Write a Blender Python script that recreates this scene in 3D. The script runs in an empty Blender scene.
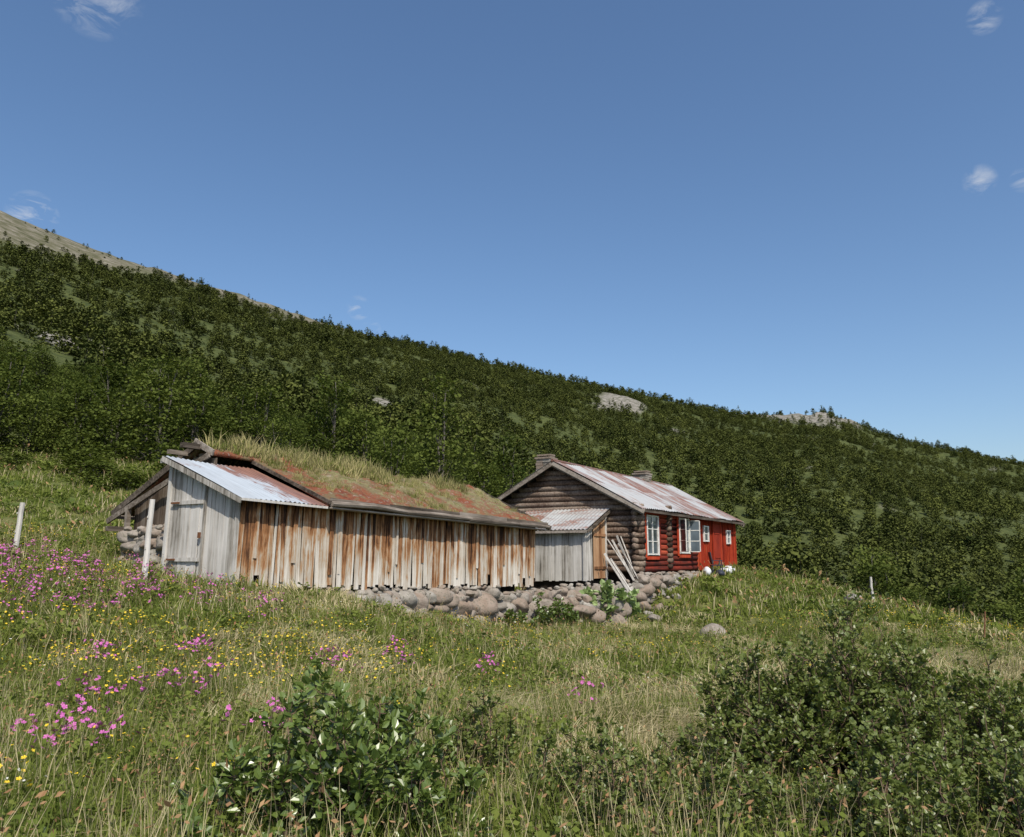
import bpy, math, random
import numpy as np
from mathutils import Vector, Matrix
rng=np.random.default_rng(7); random.seed(7)
sc=bpy.context.scene
col=sc.collection

# ------------------------------------------------------------------ noise / terrain
def _h(ix,iy,s):
    v=np.sin(ix*127.1+iy*311.7+s*74.7)*43758.5453
    return v-np.floor(v)
def vnoise(x,y,s=0):
    xi=np.floor(x); yi=np.floor(y); fx=x-xi; fy=y-yi
    fx=fx*fx*(3-2*fx); fy=fy*fy*(3-2*fy)
    a=_h(xi,yi,s); b=_h(xi+1,yi,s); c=_h(xi,yi+1,s); d=_h(xi+1,yi+1,s)
    return (a*(1-fx)+b*fx)*(1-fy)+(c*(1-fx)+d*fx)*fy
def fbm(x,y,s=0,o=4):
    r=0; amp=.5; t=0
    for i in range(o):
        r=r+amp*vnoise(x*2**i,y*2**i,s+i); t+=amp; amp*=.5
    return r/t-.5
def sstep(a,b,x):
    t=np.clip((x-a)/(b-a),0,1); return t*t*(3-2*t)

PH =[-180,-120,-90,-60,-34.2,-26,-15.4,-8,-.9,6,13.5,18,22,26.1,32.8,45,60,90,120,180]
ES =[.03,.15,.33,.42,.379,.347,.301,.270,.246,.216,.188,.174,.164,.136,.104,.06,.04,.03,.02,.03]
EN =[-.08,.0,.08,.12,.115,.105,.09,.06,.02,-.04,-.10,-.12,-.135,-.15,-.16,-.17,-.17,-.15,-.1,-.08]
R1 =[900,700,600,560,560,600,680,730,780,830,880,900,880,940,1050,1150,1200,1200,1000,900]
KN=((7.6,.78,2.6,.075),(20.3,.95,2.8,.07),(22.5,.97,1.6,.05),(-29,.34,2.6,.035),(-9.5,.42,1.8,.03),(17,.97,1.8,.05),(12,.66,1.2,.03),(-4,.55,1.2,.025))
def hill(x,y):
    R=np.hypot(x,y); ph=np.degrees(np.arctan2(x,y))
    es=np.interp(ph,PH,ES); en=np.interp(ph,PH,EN); r1=np.interp(ph,PH,R1)
    t=np.clip(np.log(np.maximum(R,60)/60)/np.log(r1/60),0,1)
    t=t+.06*np.sin(t*math.pi)*np.sin(t*9+ph*.05)
    e=en+(es-en)*t
    z=R*e
    z=np.where(R>r1, r1*es-(R-r1)*.12, z)
    amp=sstep(60,140,R)
    z=z+amp*R*.018*fbm(x/70,y/70,3,5)+amp*.005*R*fbm(x/14,y/14,9,3)
    q=R/r1
    for (p0,q0,sp,sq),hh in zip(KN[:3],(8.,5.,6.)):
        g=np.exp(-((ph-p0)/sp)**2-((q-q0)/sq)**2)
        z=z+hh*g*(1+1.2*fbm(x/12,y/12,19,4))
    return z
CP=[(0,0,-1.6),(0,-15,-2.1),(-15,-12,0.2),(-7.5,12,-.75),(-5.53,16.3,-.64),(-7.4,17.4,-.45),(-9.9,19.5,-.02),
(-11.6,19,.08),(-19,30,1.7),(-27,42,4.9),(-6.9,24.2,.2),(-3.8,29.3,-.1),(-4,18.9,-1.0),(-2.4,21.3,-1.55),(-.85,23.8,-1.95),
(.9,26.2,-2.02),(3.3,28.6,-1.95),(4.9,29.4,-1.65),(6.5,31.0,-1.15),(11.6,40.2,-.55),(10.6,36.5,-.8),(14.9,34,-1.7),(16,27,-2.4),
(0,11,-1.8),(0,5,-1.6),(9,15,-2.5),(8,9,-2.35),(20,20,-3.6),(18,45,-3.6),(24,35,-5),(12,55,-3.2),(0,37,.5),(6,45,.1),
(-5,6,-1.3),(-10,5,-.6),(-20,15,1.1),(-12,30,1.1),(10,3,-2.6),(20,3,-4),(0,-30,-3.5),(-30,-10,2),(30,-10,-6),(-32,30,4.2),
(4,20,-2.1),(0,17,-1.9),(-3,14,-1.4),(9,26,-1.85),(12,30,-1.65),(4,14,-2.0),(-10,36,3),(-15,46,5.2)]
for k in range(20):
    a=math.radians(k*18); x=72*math.sin(a); y=72*math.cos(a)
    CP.append((x,y,float(hill(np.array(x),np.array(y)))))
CP=np.array(CP)
def _k(r): return np.where(r>1e-6, r*r*np.log(np.maximum(r,1e-6)),0)
n=len(CP); K=_k(np.hypot(CP[:,None,0]-CP[None,:,0],CP[:,None,1]-CP[None,:,1]))+np.eye(n)*1.0
P=np.c_[np.ones(n),CP[:,:2]]
A=np.block([[K,P],[P.T,np.zeros((3,3))]])
TW=np.linalg.solve(A,np.r_[CP[:,2],0,0,0])
def near(x,y):
    out=TW[n]+TW[n+1]*x+TW[n+2]*y
    for i in range(n):
        out=out+TW[i]*_k(np.hypot(x-CP[i,0],y-CP[i,1]))
    return out
def H(x,y):
    x=np.asarray(x,float); y=np.asarray(y,float)
    R=np.hypot(x,y)
    w=sstep(46,70,R)
    z=hill(x,y)*w
    xn=np.clip(x,-75,75); yn=np.clip(y,-75,75)
    z=z+near(xn,yn)*(1-w)
    z=z+(1-w)*(.26*fbm(x/2.2,y/2.2,5,3)+.14*fbm(x/.5,y/.5,6,2))
    return z
def Hs(x,y): return float(H(np.array([x]),np.array([y]))[0])

# ------------------------------------------------------------------ material helpers
class NT:
    def __init__(s,name,kind='mat'):
        s.m=bpy.data.materials.new(name); s.m.use_nodes=True
        s.nt=s.m.node_tree; s.nt.nodes.clear()
        s.out=s.nt.nodes.new('ShaderNodeOutputMaterial')
    def n(s,t,props=None,**inp):
        nd=s.nt.nodes.new(t)
        for k,v in (props or {}).items(): setattr(nd,k,v)
        for k,v in inp.items():
            k2=k.replace('_',' ') if not k.startswith('i') or not k[1:].isdigit() else int(k[1:])
            sock=nd.inputs[k2]
            if isinstance(v,bpy.types.NodeSocket): s.nt.links.new(v,sock)
            else: sock.default_value=v
        return nd
    def noise(s,vec,scale,detail=5,rough=.6,dist=0):
        return s.n('ShaderNodeTexNoise',Vector=vec,Scale=scale,Detail=detail,Roughness=rough,Distortion=dist).outputs['Fac']
    def mapping(s,vec,scale,loc=(0,0,0)):
        return s.n('ShaderNodeMapping',Vector=vec,Scale=scale,Location=loc).outputs[0]
    def obj(s): return s.n('ShaderNodeTexCoord').outputs['Object']
    def pos(s): return s.n('ShaderNodeNewGeometry').outputs['Position']
    def ramp(s,fac,stops,interp='LINEAR'):
        r=s.n('ShaderNodeValToRGB',Fac=fac); cr=r.color_ramp; cr.interpolation=interp
        while len(cr.elements)<len(stops): cr.elements.new(.5)
        for e,(p,c) in zip(cr.elements,stops):
            e.position=p; e.color=(c[0],c[1],c[2],1) if not isinstance(c,float) else (c,c,c,1)
        return r.outputs['Color']
    def mix(s,f,a,b,mode='MIX'):
        nd=s.nt.nodes.new('ShaderNodeMix'); nd.data_type='RGBA'; nd.blend_type=mode
        for i,v in ((0,f),(6,a),(7,b)):
            if isinstance(v,bpy.types.NodeSocket): s.nt.links.new(v,nd.inputs[i])
            else: nd.inputs[i].default_value = v if i==0 else (v[0],v[1],v[2],1)
        return nd.outputs[2]
    def math(s,op,a,b=0.0,clamp=False):
        nd=s.nt.nodes.new('ShaderNodeMath'); nd.operation=op; nd.use_clamp=clamp
        for i,v in ((0,a),(1,b)):
            if isinstance(v,bpy.types.NodeSocket): s.nt.links.new(v,nd.inputs[i])
            else: nd.inputs[i].default_value=v
        return nd.outputs[0]
    def rng_(s,v,a,b,c,d):
        m=s.n('ShaderNodeMapRange',Value=v)
        for i,q in enumerate((a,b,c,d)): m.inputs[i+1].default_value=q
        return m.outputs[0]
    def attr(s,nm): return s.n('ShaderNodeAttribute',{'attribute_name':nm}).outputs['Fac']
    def principled(s,color,rough=.8,metal=0.,bump=None,bs=.3,bd=.02,spec=.3):
        p=s.n('ShaderNodeBsdfPrincipled',Roughness=rough,Metallic=metal)
        p.inputs['Specular IOR Level'].default_value=spec
        if isinstance(color,bpy.types.NodeSocket): s.nt.links.new(color,p.inputs['Base Color'])
        else: p.inputs['Base Color'].default_value=(*color,1)
        if bump is not None:
            b=s.n('ShaderNodeBump',Height=bump,Strength=bs,Distance=bd)
            s.nt.links.new(b.outputs[0],p.inputs['Normal'])
        s.nt.links.new(p.outputs[0],s.out.inputs[0]); return s.m

def wood(name,stops,horiz=False,varamt=.5,zfade=None,grain=1.0,streak=0.):
    t=NT(name); o=t.obj()
    sc_=(.7,14,14) if horiz else (14,14,.7)
    g=t.noise(t.mapping(o,tuple(k*grain for k in sc_)),1.0,8,.65,.3)
    big=t.noise(o,1.3,4)
    r=t.attr('rnd')
    f=t.math('ADD',t.math('MULTIPLY',g,1.1),t.math('MULTIPLY',t.math('SUBTRACT',r,.5),varamt))
    f=t.math('ADD',f,t.math('MULTIPLY',t.math('SUBTRACT',big,.5),.6))
    if streak:
        sk=t.noise(t.mapping(o,(5,5,.9),(3,7,1)),1.0,6,.7,.8)
        f=t.math('ADD',f,t.math('MULTIPLY',t.math('SUBTRACT',sk,.5),streak))
    if zfade:
        z=t.n('ShaderNodeSeparateXYZ',Vector=o).outputs[2]
        f=t.math('ADD',f,t.rng_(z,*zfade))
    c=t.ramp(f,stops)
    return t.principled(c,.85,0,g,.6,.012,.15)
M={}
M['wood_grey']=wood('weathered_grey_wood',[(.16,(.07,.06,.05)),(.34,(.27,.25,.22)),(.55,(.46,.44,.41)),(.85,(.60,.58,.55))],varamt=.4,streak=.35)
M['wood_rust']=wood('sunburnt_wall_boards',[(.10,(.028,.016,.011)),(.25,(.10,.046,.024)),(.40,(.29,.135,.058)),(.52,(.39,.25,.145)),(.62,(.44,.38,.31)),(.95,(.66,.62,.56))],varamt=.42,zfade=(-.6,1.25,.15,-.24),streak=1.15)
M['wood_dark']=wood('dark_weathered_boards',[(.2,(.03,.022,.017)),(.5,(.10,.075,.055)),(.8,(.22,.19,.16))])
M['log_brown']=wood('tarred_brown_logs',[(.2,(.016,.010,.008)),(.42,(.060,.038,.027)),(.62,(.13,.092,.07)),(.85,(.25,.20,.16))],horiz=True,varamt=.45)
M['log_grey']=wood('grey_logs',[(.2,(.04,.032,.025)),(.5,(.145,.12,.098)),(.85,(.34,.30,.26))],horiz=True)
M['log_red']=wood('worn_red_logs',[(.15,(.022,.010,.008)),(.38,(.075,.018,.013)),(.6,(.19,.028,.016)),(.9,(.34,.07,.036))],horiz=True,varamt=.6)
M['red_board']=wood('red_painted_boards',[(.15,(.10,.013,.008)),(.4,(.27,.030,.014)),(.7,(.40,.050,.018)),(.95,(.48,.11,.05))],varamt=.4,streak=.35)
M['door_wood']=wood('brown_door_boards',[(.2,(.10,.05,.025)),(.5,(.30,.15,.075)),(.8,(.42,.27,.16))])
def white_paint():
    t=NT('white_painted_wood'); g=t.noise(t.obj(),9,5)
    return t.principled(t.ramp(g,[(.3,(.50,.48,.44)),(.6,(.74,.73,.70))]),.5,0,g,.1)
M['white']=white_paint()
def dark():
    t=NT('dark_interior'); g=t.noise(t.obj(),3,3)
    return t.principled(t.ramp(g,[(.3,(.012,.009,.007)),(.7,(.03,.024,.018))]),.95)
M['dark']=dark()
def glass():
    t=NT('window_glass'); g=t.noise(t.obj(),1.5,2)
    return t.principled(t.ramp(g,[(.3,(.03,.04,.05)),(.7,(.12,.15,.18))]),.05,0,g,.08,.02,.8)
M['glass']=glass()
def metal(name,rustlo,rusthi,tint=(.47,.49,.50),grad=None):
    t=NT(name); o=t.obj()
    n1=t.noise(t.mapping(o,(1.8,.5,1)),1.0,7,.7,.5); n2=t.noise(t.mapping(o,(9,1.0,1)),1.2,5,.6)
    n3=t.noise(t.mapping(o,(16,.6,1)),1.,4,.6)
    r=t.attr('rnd')
    base=t.mix(n2,tuple(c*.65 for c in tint),tuple(min(1,c*1.2) for c in tint))
    base=t.mix(t.math('MULTIPLY',r,.55),base,(.25,.24,.23))
    f=t.math('ADD',n1,t.math('MULTIPLY',t.math('SUBTRACT',r,.5),.28))
    f=t.math('ADD',f,t.math('MULTIPLY',t.math('SUBTRACT',n2,.5),.3))
    f=t.math('ADD',f,t.math('MULTIPLY',t.math('SUBTRACT',n3,.5),.35))
    if grad:
        f=t.math('ADD',f,t.rng_(t.n('ShaderNodeSeparateXYZ',Vector=o).outputs[0],*grad))
    m=t.ramp(f,[(rustlo,0.),(rusthi,.9)])
    rust=t.ramp(n2,[(.3,(.12,.045,.028)),(.7,(.27,.12,.075))])
    c=t.mix(m,base,rust)
    return t.principled(c,.5,.15,n2,.1,.01,.4)
M['metal']=metal('corrugated_iron',.42,.62,(.44,.45,.45))
M['metal_rusty']=metal('rusty_corrugated_iron',.44,.56,(.44,.49,.54),(.5,2.0,-.08,.30))
def stone():
    t=NT('lichened_stone'); o=t.obj()
    a=t.noise(o,3.5,8,.65); b=t.noise(o,14,5,.6); r=t.attr('rnd')
    c=t.ramp(a,[(.3,(.13,.12,.105)),(.5,(.27,.255,.23)),(.7,(.40,.38,.35))])
    c=t.mix(t.math('MULTIPLY',r,.75),c,(.22,.155,.115))
    c=t.mix(t.ramp(b,[(.52,0.),(.66,.8)]),c,(.10,.10,.07))
    return t.principled(c,.9,0,b,.6,.04,.2)
M['stone']=stone()
def leafmat(name,dark_,light,trans=.3,rough=.55,posscale=.4,gloss=.0,instr=True,tint=(.3,.38,.04),real=False):
    t=NT(name)
    r=t.attr('irnd') if real else t.n('ShaderNodeObjectInfo').outputs['Random']
    nz=t.noise(t.pos(),posscale,3)
    at=t.attr('rnd')
    f=t.math('ADD',t.math('MULTIPLY',r,.45 if instr else 0.),t.math('MULTIPLY',nz,.5))
    if instr and not real:
        f=t.math('ADD',f,t.math('MULTIPLY',t.math('SUBTRACT',nz,.5),.9))
    f=t.math('ADD',f,t.math('MULTIPLY',at,.4),True)
    f=t.math('SUBTRACT',f,.12 if instr else -.05,True)
    c=t.mix(f,dark_,light)
    d=t.n('ShaderNodeBsdfDiffuse',Color=c); last=d
    if trans>0:
        tr=t.n('ShaderNodeBsdfTranslucent',Color=t.mix(.35,c,tint))
        last=t.n('ShaderNodeMixShader',i0=trans,i1=d.outputs[0],i2=tr.outputs[0])
    if gloss>0:
        gl=t.n('ShaderNodeBsdfGlossy',Color=(1,1,1,1),Roughness=rough)
        last=t.n('ShaderNodeMixShader',i0=gloss,i1=last.outputs[0],i2=gl.outputs[0])
    t.nt.links.new(last.outputs[0],t.out.inputs[0]); return t.m
M['leaf_far']=leafmat('birch_foliage_distant',(.013,.023,.008),(.118,.134,.036),0,posscale=.035)
M['leaf_near']=leafmat('birch_foliage',(.018,.032,.008),(.115,.143,.034),.2,posscale=.15)
M['leaf_bush']=leafmat('willow_leaves',(.05,.088,.018),(.18,.245,.058),.28,.35,posscale=2.,gloss=.05,instr=False)
M['leaf_dbirch']=leafmat('dwarf_birch_leaves',(.05,.078,.017),(.20,.24,.062),.30,.4,posscale=1.5,gloss=.03,instr=False)
M['leaf_light']=leafmat('broad_herb_leaves',(.14,.22,.07),(.36,.46,.18),.25,.5,posscale=2,gloss=.05,instr=False)
M['grass_green']=leafmat('grass_blades_green',(.048,.085,.014),(.22,.25,.062),.25,.5,posscale=.35,real=True)
M['grass_straw']=leafmat('grass_blades_straw',(.24,.20,.09),(.60,.53,.33),.2,.5,posscale=.5,tint=(.5,.42,.2),real=True)
M['grass_seed']=leafmat('grass_seedheads',(.20,.10,.05),(.40,.26,.14),.2,.5,posscale=.5,tint=(.4,.25,.1),real=True)
M['grass_roof']=leafmat('roof_grass_blades',(.14,.14,.05),(.46,.40,.20),.2,.5,posscale=.9,tint=(.4,.4,.12),real=True)
def bark(name,stops):
    t=NT(name); g=t.noise(t.mapping(t.obj(),(6,6,14)),1.,5)
    return t.principled(t.ramp(g,stops),.85,0,g,.3)
M['bark']=bark('birch_bark',[(.35,(.03,.027,.022)),(.5,(.10,.09,.075)),(.8,(.22,.20,.18))])
M['twig']=bark('brown_twigs',[(.3,(.06,.04,.025)),(.7,(.16,.11,.075))])
def plain(name,c,rough=.6):
    t=NT(name); g=t.noise(t.obj(),20,3)
    return t.principled(t.mix(g,tuple(k*.75 for k in c),tuple(min(1,k*1.2) for k in c)),rough)
M['pink']=plain('pink_petals',(.50,.12,.37))
M['yellow']=plain('yellow_petals',(.70,.50,.03))
M['whitepetal']=plain('white_petals',(.7,.7,.65))
M['plastic_white']=plain('white_cloth',(.62,.64,.68))
M['plastic_dark']=plain('dark_cloth',(.03,.035,.05))
M['rustiron']=plain('rusted_iron',(.16,.07,.035))
def sod():
    t=NT('sod_roof_turf'); o=t.obj()
    a=t.noise(o,1.1,6,.65,.6); b=t.noise(o,7,6,.65); d=t.noise(o,2.4,6,.65)
    s=t.n('ShaderNodeSeparateXYZ',Vector=o)
    f=t.math('ADD',t.math('ADD',a,t.rng_(s.outputs[0],2.2,4.5,.15,.015)),t.rng_(s.outputs[1],0,2.8,.05,-.08))
    f=t.math('ADD',f,t.math('MULTIPLY',t.math('SUBTRACT',b,.5),.7))
    c=t.ramp(f,[(.28,(.10,.11,.03)),(.42,(.21,.185,.10)),(.51,(.165,.105,.06)),(.60,(.20,.072,.040)),(.8,(.12,.034,.022))])
    c=t.mix(t.ramp(d,[(.50,0.),(.60,.85)]),c,(.15,.125,.07))
    c=t.mix(t.ramp(b,[(.58,0.),(.66,.7)]),c,(.32,.29,.24))
    return t.principled(c,.95,0,b,1.,.07,.1)
M['sod']=sod()
def ground_mat():
    t=NT('hillside_ground'); p=t.pos()
    n1=t.noise(p,.35,6,.6); n2=t.noise(p,3.,6,.65); n3=t.noise(p,.03,6,.6); n4=t.noise(p,.12,8,.7); n5=t.noise(p,.5,6,.7)
    meadow=t.mix(t.ramp(n1,[(.38,0.),(.62,1.)]),(.06,.09,.02),(.15,.145,.055))
    meadow=t.mix(t.ramp(n2,[(.45,0.),(.75,.8)]),meadow,(.045,.055,.015))
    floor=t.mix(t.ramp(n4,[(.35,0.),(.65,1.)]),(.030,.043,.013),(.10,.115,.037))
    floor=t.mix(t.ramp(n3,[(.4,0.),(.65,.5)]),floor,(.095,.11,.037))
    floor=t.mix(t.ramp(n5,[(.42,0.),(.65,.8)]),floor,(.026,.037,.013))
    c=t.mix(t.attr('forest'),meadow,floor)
    rock=t.ramp(n4,[(.30,(.05,.056,.027)),(.46,(.11,.105,.065)),(.58,(.17,.155,.12)),(.72,(.32,.30,.265))])
    c=t.mix(t.attr('bare'),c,rock)
    n6=t.noise(t.mapping(p,(.25,.25,.8)),1.,8,.75)
    grey=t.ramp(n6,[(.38,(.05,.06,.03)),(.48,(.16,.15,.125)),(.60,(.29,.27,.245)),(.75,(.40,.37,.34))])
    c=t.mix(t.attr('rock'),c,grey)
    return t.principled(c,.95,0,n2,.6,.05,.1)
M['ground']=ground_mat()

# ------------------------------------------------------------------ mesh builder
class MB:
    def __init__(s): s.V=[];s.F=[];s.m=[];s.r=[];s.n=0
    def add(s,V,F,mat=0,rnd=None):
        V=np.asarray(V,float)
        s.V.append(V); r=random.random() if rnd is None else rnd
        if isinstance(F,np.ndarray):
            F=(F+s.n).tolist()
        else: F=[[i+s.n for i in f] for f in F]
        s.F+=F; s.m+=[mat]*len(F)
        if np.ndim(r)==0: s.r+=[float(r)]*len(F)
        else: s.r+=list(r)
        s.n+=len(V)
    def box(s,c,h,R=None,mat=0,rnd=None):
        V=np.array([(x,y,z) for x in(-1,1) for y in(-1,1) for z in(-1,1)],float)*np.array(h)
        if R is not None: V=V@np.array(R).T
        V=V+np.array(c)
        s.add(V,[(0,1,3,2),(4,6,7,5),(0,4,5,1),(2,3,7,6),(0,2,6,4),(1,5,7,3)],mat,rnd)
    def beam(s,a,b,w,d,mat=0,rnd=None,up=(0,0,1)):
        a=np.array(a,float);b=np.array(b,float);x=b-a;L=np.linalg.norm(x);x/=L
        u=np.array(up,float); y=np.cross(u,x); y/=np.linalg.norm(y)+1e-9; z=np.cross(x,y)
        s.box((a+b)/2,(L/2,w/2,d/2),np.c_[x,y,z],mat,rnd)
    def tube(s,pts,rad,sides=8,mat=0,rnd=None,cap=True):
        pts=np.array(pts,float); k=len(pts); rad=np.broadcast_to(rad,(k,))
        V=[]
        for i in range(k):
            d=pts[min(i+1,k-1)]-pts[max(i-1,0)]; d=d/(np.linalg.norm(d)+1e-9)
            u=np.array((0,0,1.)) if abs(d[2])<.9 else np.array((1.,0,0))
            a=np.cross(d,u); a/=np.linalg.norm(a); b=np.cross(d,a)
            for j in range(sides):
                t=2*math.pi*j/sides
                V.append(pts[i]+rad[i]*(a*math.cos(t)+b*math.sin(t)))
        F=[(i*sides+j,i*sides+(j+1)%sides,(i+1)*sides+(j+1)%sides,(i+1)*sides+j) for i in range(k-1) for j in range(sides)]
        if cap: F+= [tuple(range(sides))[::-1],tuple((k-1)*sides+j for j in range(sides))]
        s.add(V,F,mat,rnd)
    def build(s,name,mats,smooth=False,parent=None,link=True,coll=None,loc=None):
        me=bpy.data.meshes.new(name)
        V=np.concatenate(s.V)
        if loc is not None: V=V-np.array(loc)
        me.from_pydata(V.tolist(),[],s.F)
        for m in mats: me.materials.append(m)
        me.polygons.foreach_set('material_index',np.array(s.m,dtype=np.int32))
        if smooth: me.polygons.foreach_set('use_smooth',np.ones(len(s.F),dtype=bool))
        a=me.attributes.new('rnd','FLOAT','FACE'); a.data.foreach_set('value',np.array(s.r,dtype=np.float32))
        me.update()
        o=bpy.data.objects.new(name,me)
        if coll is not None: coll.objects.link(o)
        elif link: col.objects.link(o)
        if loc is not None: o.location=loc
        if parent is not None: o.parent=parent
        return o
ANG=math.atan2(.854,.52)
def empty(name,loc,rot=(0,0,0)):
    e=bpy.data.objects.new(name,None); e.location=loc; e.rotation_euler=rot; e.empty_display_size=.5
    col.objects.link(e); return e
def rot(axis,a): return np.array(Matrix.Rotation(a,3,axis))

# ------------------------------------------------------------------ ground sheet
NPH=900
radii=np.geomspace(.6,2600,300)
phi=np.linspace(-math.pi,math.pi,NPH,endpoint=False)
RR,PP=np.meshgrid(radii,phi,indexing='ij')
X=(RR*np.sin(PP)).ravel(); Y=(RR*np.cos(PP)).ravel()
X=np.r_[0.,X];Y=np.r_[0.,Y]
Z=H(X,Y)
def rockmask(x,y):
    R=np.hypot(x,y); ph=np.degrees(np.arctan2(x,y)); q=R/np.interp(ph,PH,R1); nz=fbm(x/22,y/22,27,4)
    b=np.zeros_like(R)
    for (p0,q0,sp,sq) in KN:
        g=np.exp(-((ph-p0)/sp)**2-((q-q0)/sq)**2)
        b=np.maximum(b,sstep(.42,.64,g+nz*1.5))
    return b*(R>80)
def baremask(x,y):
    R=np.hypot(x,y); ph=np.degrees(np.arctan2(x,y)); r1=np.interp(ph,PH,R1)
    q=R/r1
    thr=np.interp(ph,[-60,-34,-25,-15,-9,-7],[.68,.80,.85,.93,1.0,1.2])
    nz=fbm(x/40,y/40,21,4)
    return sstep(-.06,.08,q-thr+nz*.34)*(R>80)
def forestmask(x,y):
    R=np.hypot(x,y); ph=np.degrees(np.arctan2(x,y))
    r0=np.interp(ph,[-90,-40,-34,-27,-22,-14,-5,8,16,24,34,45,90],[54,54,53,50,46,40,40,48,50,44,36,34,34])
    return sstep(-4,4,R-r0-7*fbm(x/9,y/9,33,3))
gverts=np.c_[X,Y,Z]
i=np.arange(len(radii)-1)[:,None]; j=np.arange(NPH)[None,:]
a=1+i*NPH+j; b=1+i*NPH+(j+1)%NPH; c=1+(i+1)*NPH+(j+1)%NPH; d=1+(i+1)*NPH+j
quads=np.stack([a,d,c,b],-1).reshape(-1,4)
tris=[(0,1+k,1+(k+1)%NPH) for k in range(NPH)]
me=bpy.data.meshes.new('ground')
me.from_pydata(gverts.tolist(),[],quads.tolist()+tris)
me.materials.append(M['ground'])
me.polygons.foreach_set('use_smooth',np.ones(len(me.polygons),dtype=bool))
for nm,v in (('forest',forestmask(X,Y)),('bare',baremask(X,Y)),('rock',rockmask(X,Y))):
    at=me.attributes.new(nm,'FLOAT','POINT'); at.data.foreach_set('value',v.astype(np.float32))
me.update()
g=bpy.data.objects.new('ground',me); col.objects.link(g)

# ------------------------------------------------------------------ instancing
def instancer(name,P,S,ROT,IDX,coll,realize=False):
    me=bpy.data.meshes.new(name); me.from_pydata(P.tolist(),[],[])
    a=me.attributes.new('isc','FLOAT_VECTOR','POINT'); a.data.foreach_set('vector',np.asarray(S,np.float32).ravel())
    a=me.attributes.new('irot','FLOAT_VECTOR','POINT'); a.data.foreach_set('vector',np.asarray(ROT,np.float32).ravel())
    a=me.attributes.new('iidx','INT','POINT'); a.data.foreach_set('value',np.asarray(IDX,np.int32))
    a=me.attributes.new('irnd','FLOAT','POINT'); a.data.foreach_set('value',rng.random(len(P)).astype(np.float32))
    o=bpy.data.objects.new(name,me); col.objects.link(o)
    ng=bpy.data.node_groups.new(name+'_nodes','GeometryNodeTree')
    ng.interface.new_socket('Geometry',in_out='INPUT',socket_type='NodeSocketGeometry')
    ng.interface.new_socket('Geometry',in_out='OUTPUT',socket_type='NodeSocketGeometry')
    N=ng.nodes; L=ng.links
    gi=N.new('NodeGroupInput'); go=N.new('NodeGroupOutput')
    ci=N.new('GeometryNodeCollectionInfo'); ci.inputs['Collection'].default_value=coll
    ci.inputs['Separate Children'].default_value=True; ci.inputs['Reset Children'].default_value=True
    ip=N.new('GeometryNodeInstanceOnPoints'); ip.inputs['Pick Instance'].default_value=True
    def na(nm,t):
        q=N.new('GeometryNodeInputNamedAttribute'); q.data_type=t; q.inputs['Name'].default_value=nm; return q.outputs['Attribute']
    L.new(gi.outputs[0],ip.inputs['Points']); L.new(ci.outputs[0],ip.inputs['Instance'])
    L.new(na('iidx','INT'),ip.inputs['Instance Index']); L.new(na('isc','FLOAT_VECTOR'),ip.inputs['Scale'])
    e=N.new('FunctionNodeEulerToRotation'); L.new(na('irot','FLOAT_VECTOR'),e.inputs[0]); L.new(e.outputs[0],ip.inputs['Rotation'])
    if realize:
        rn=N.new('GeometryNodeRealizeInstances'); L.new(ip.outputs[0],rn.inputs[0]); L.new(rn.outputs[0],go.inputs[0])
    else: L.new(ip.outputs[0],go.inputs[0])
    md=o.modifiers.new('instances','NODES'); md.node_group=ng
    return o

def leaf_rhomb(C,size,up=.35,asp=.45):
    N=len(C); nrm=rng.normal(size=(N,3)); nrm[:,2]=np.abs(nrm[:,2])+up*1.5; nrm/=np.linalg.norm(nrm,axis=1)[:,None]
    t=np.cross(nrm,rng.normal(size=(N,3))); t/=np.linalg.norm(t,axis=1)[:,None]; b=np.cross(nrm,t)
    s=(size*rng.uniform(.7,1.3,N))[:,None]
    V=np.stack([C+t*s*.5,C+b*s*asp,C-t*s*.5,C-b*s*asp],1).reshape(-1,3)
    F=np.arange(4*N).reshape(N,4); return V,F

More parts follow.
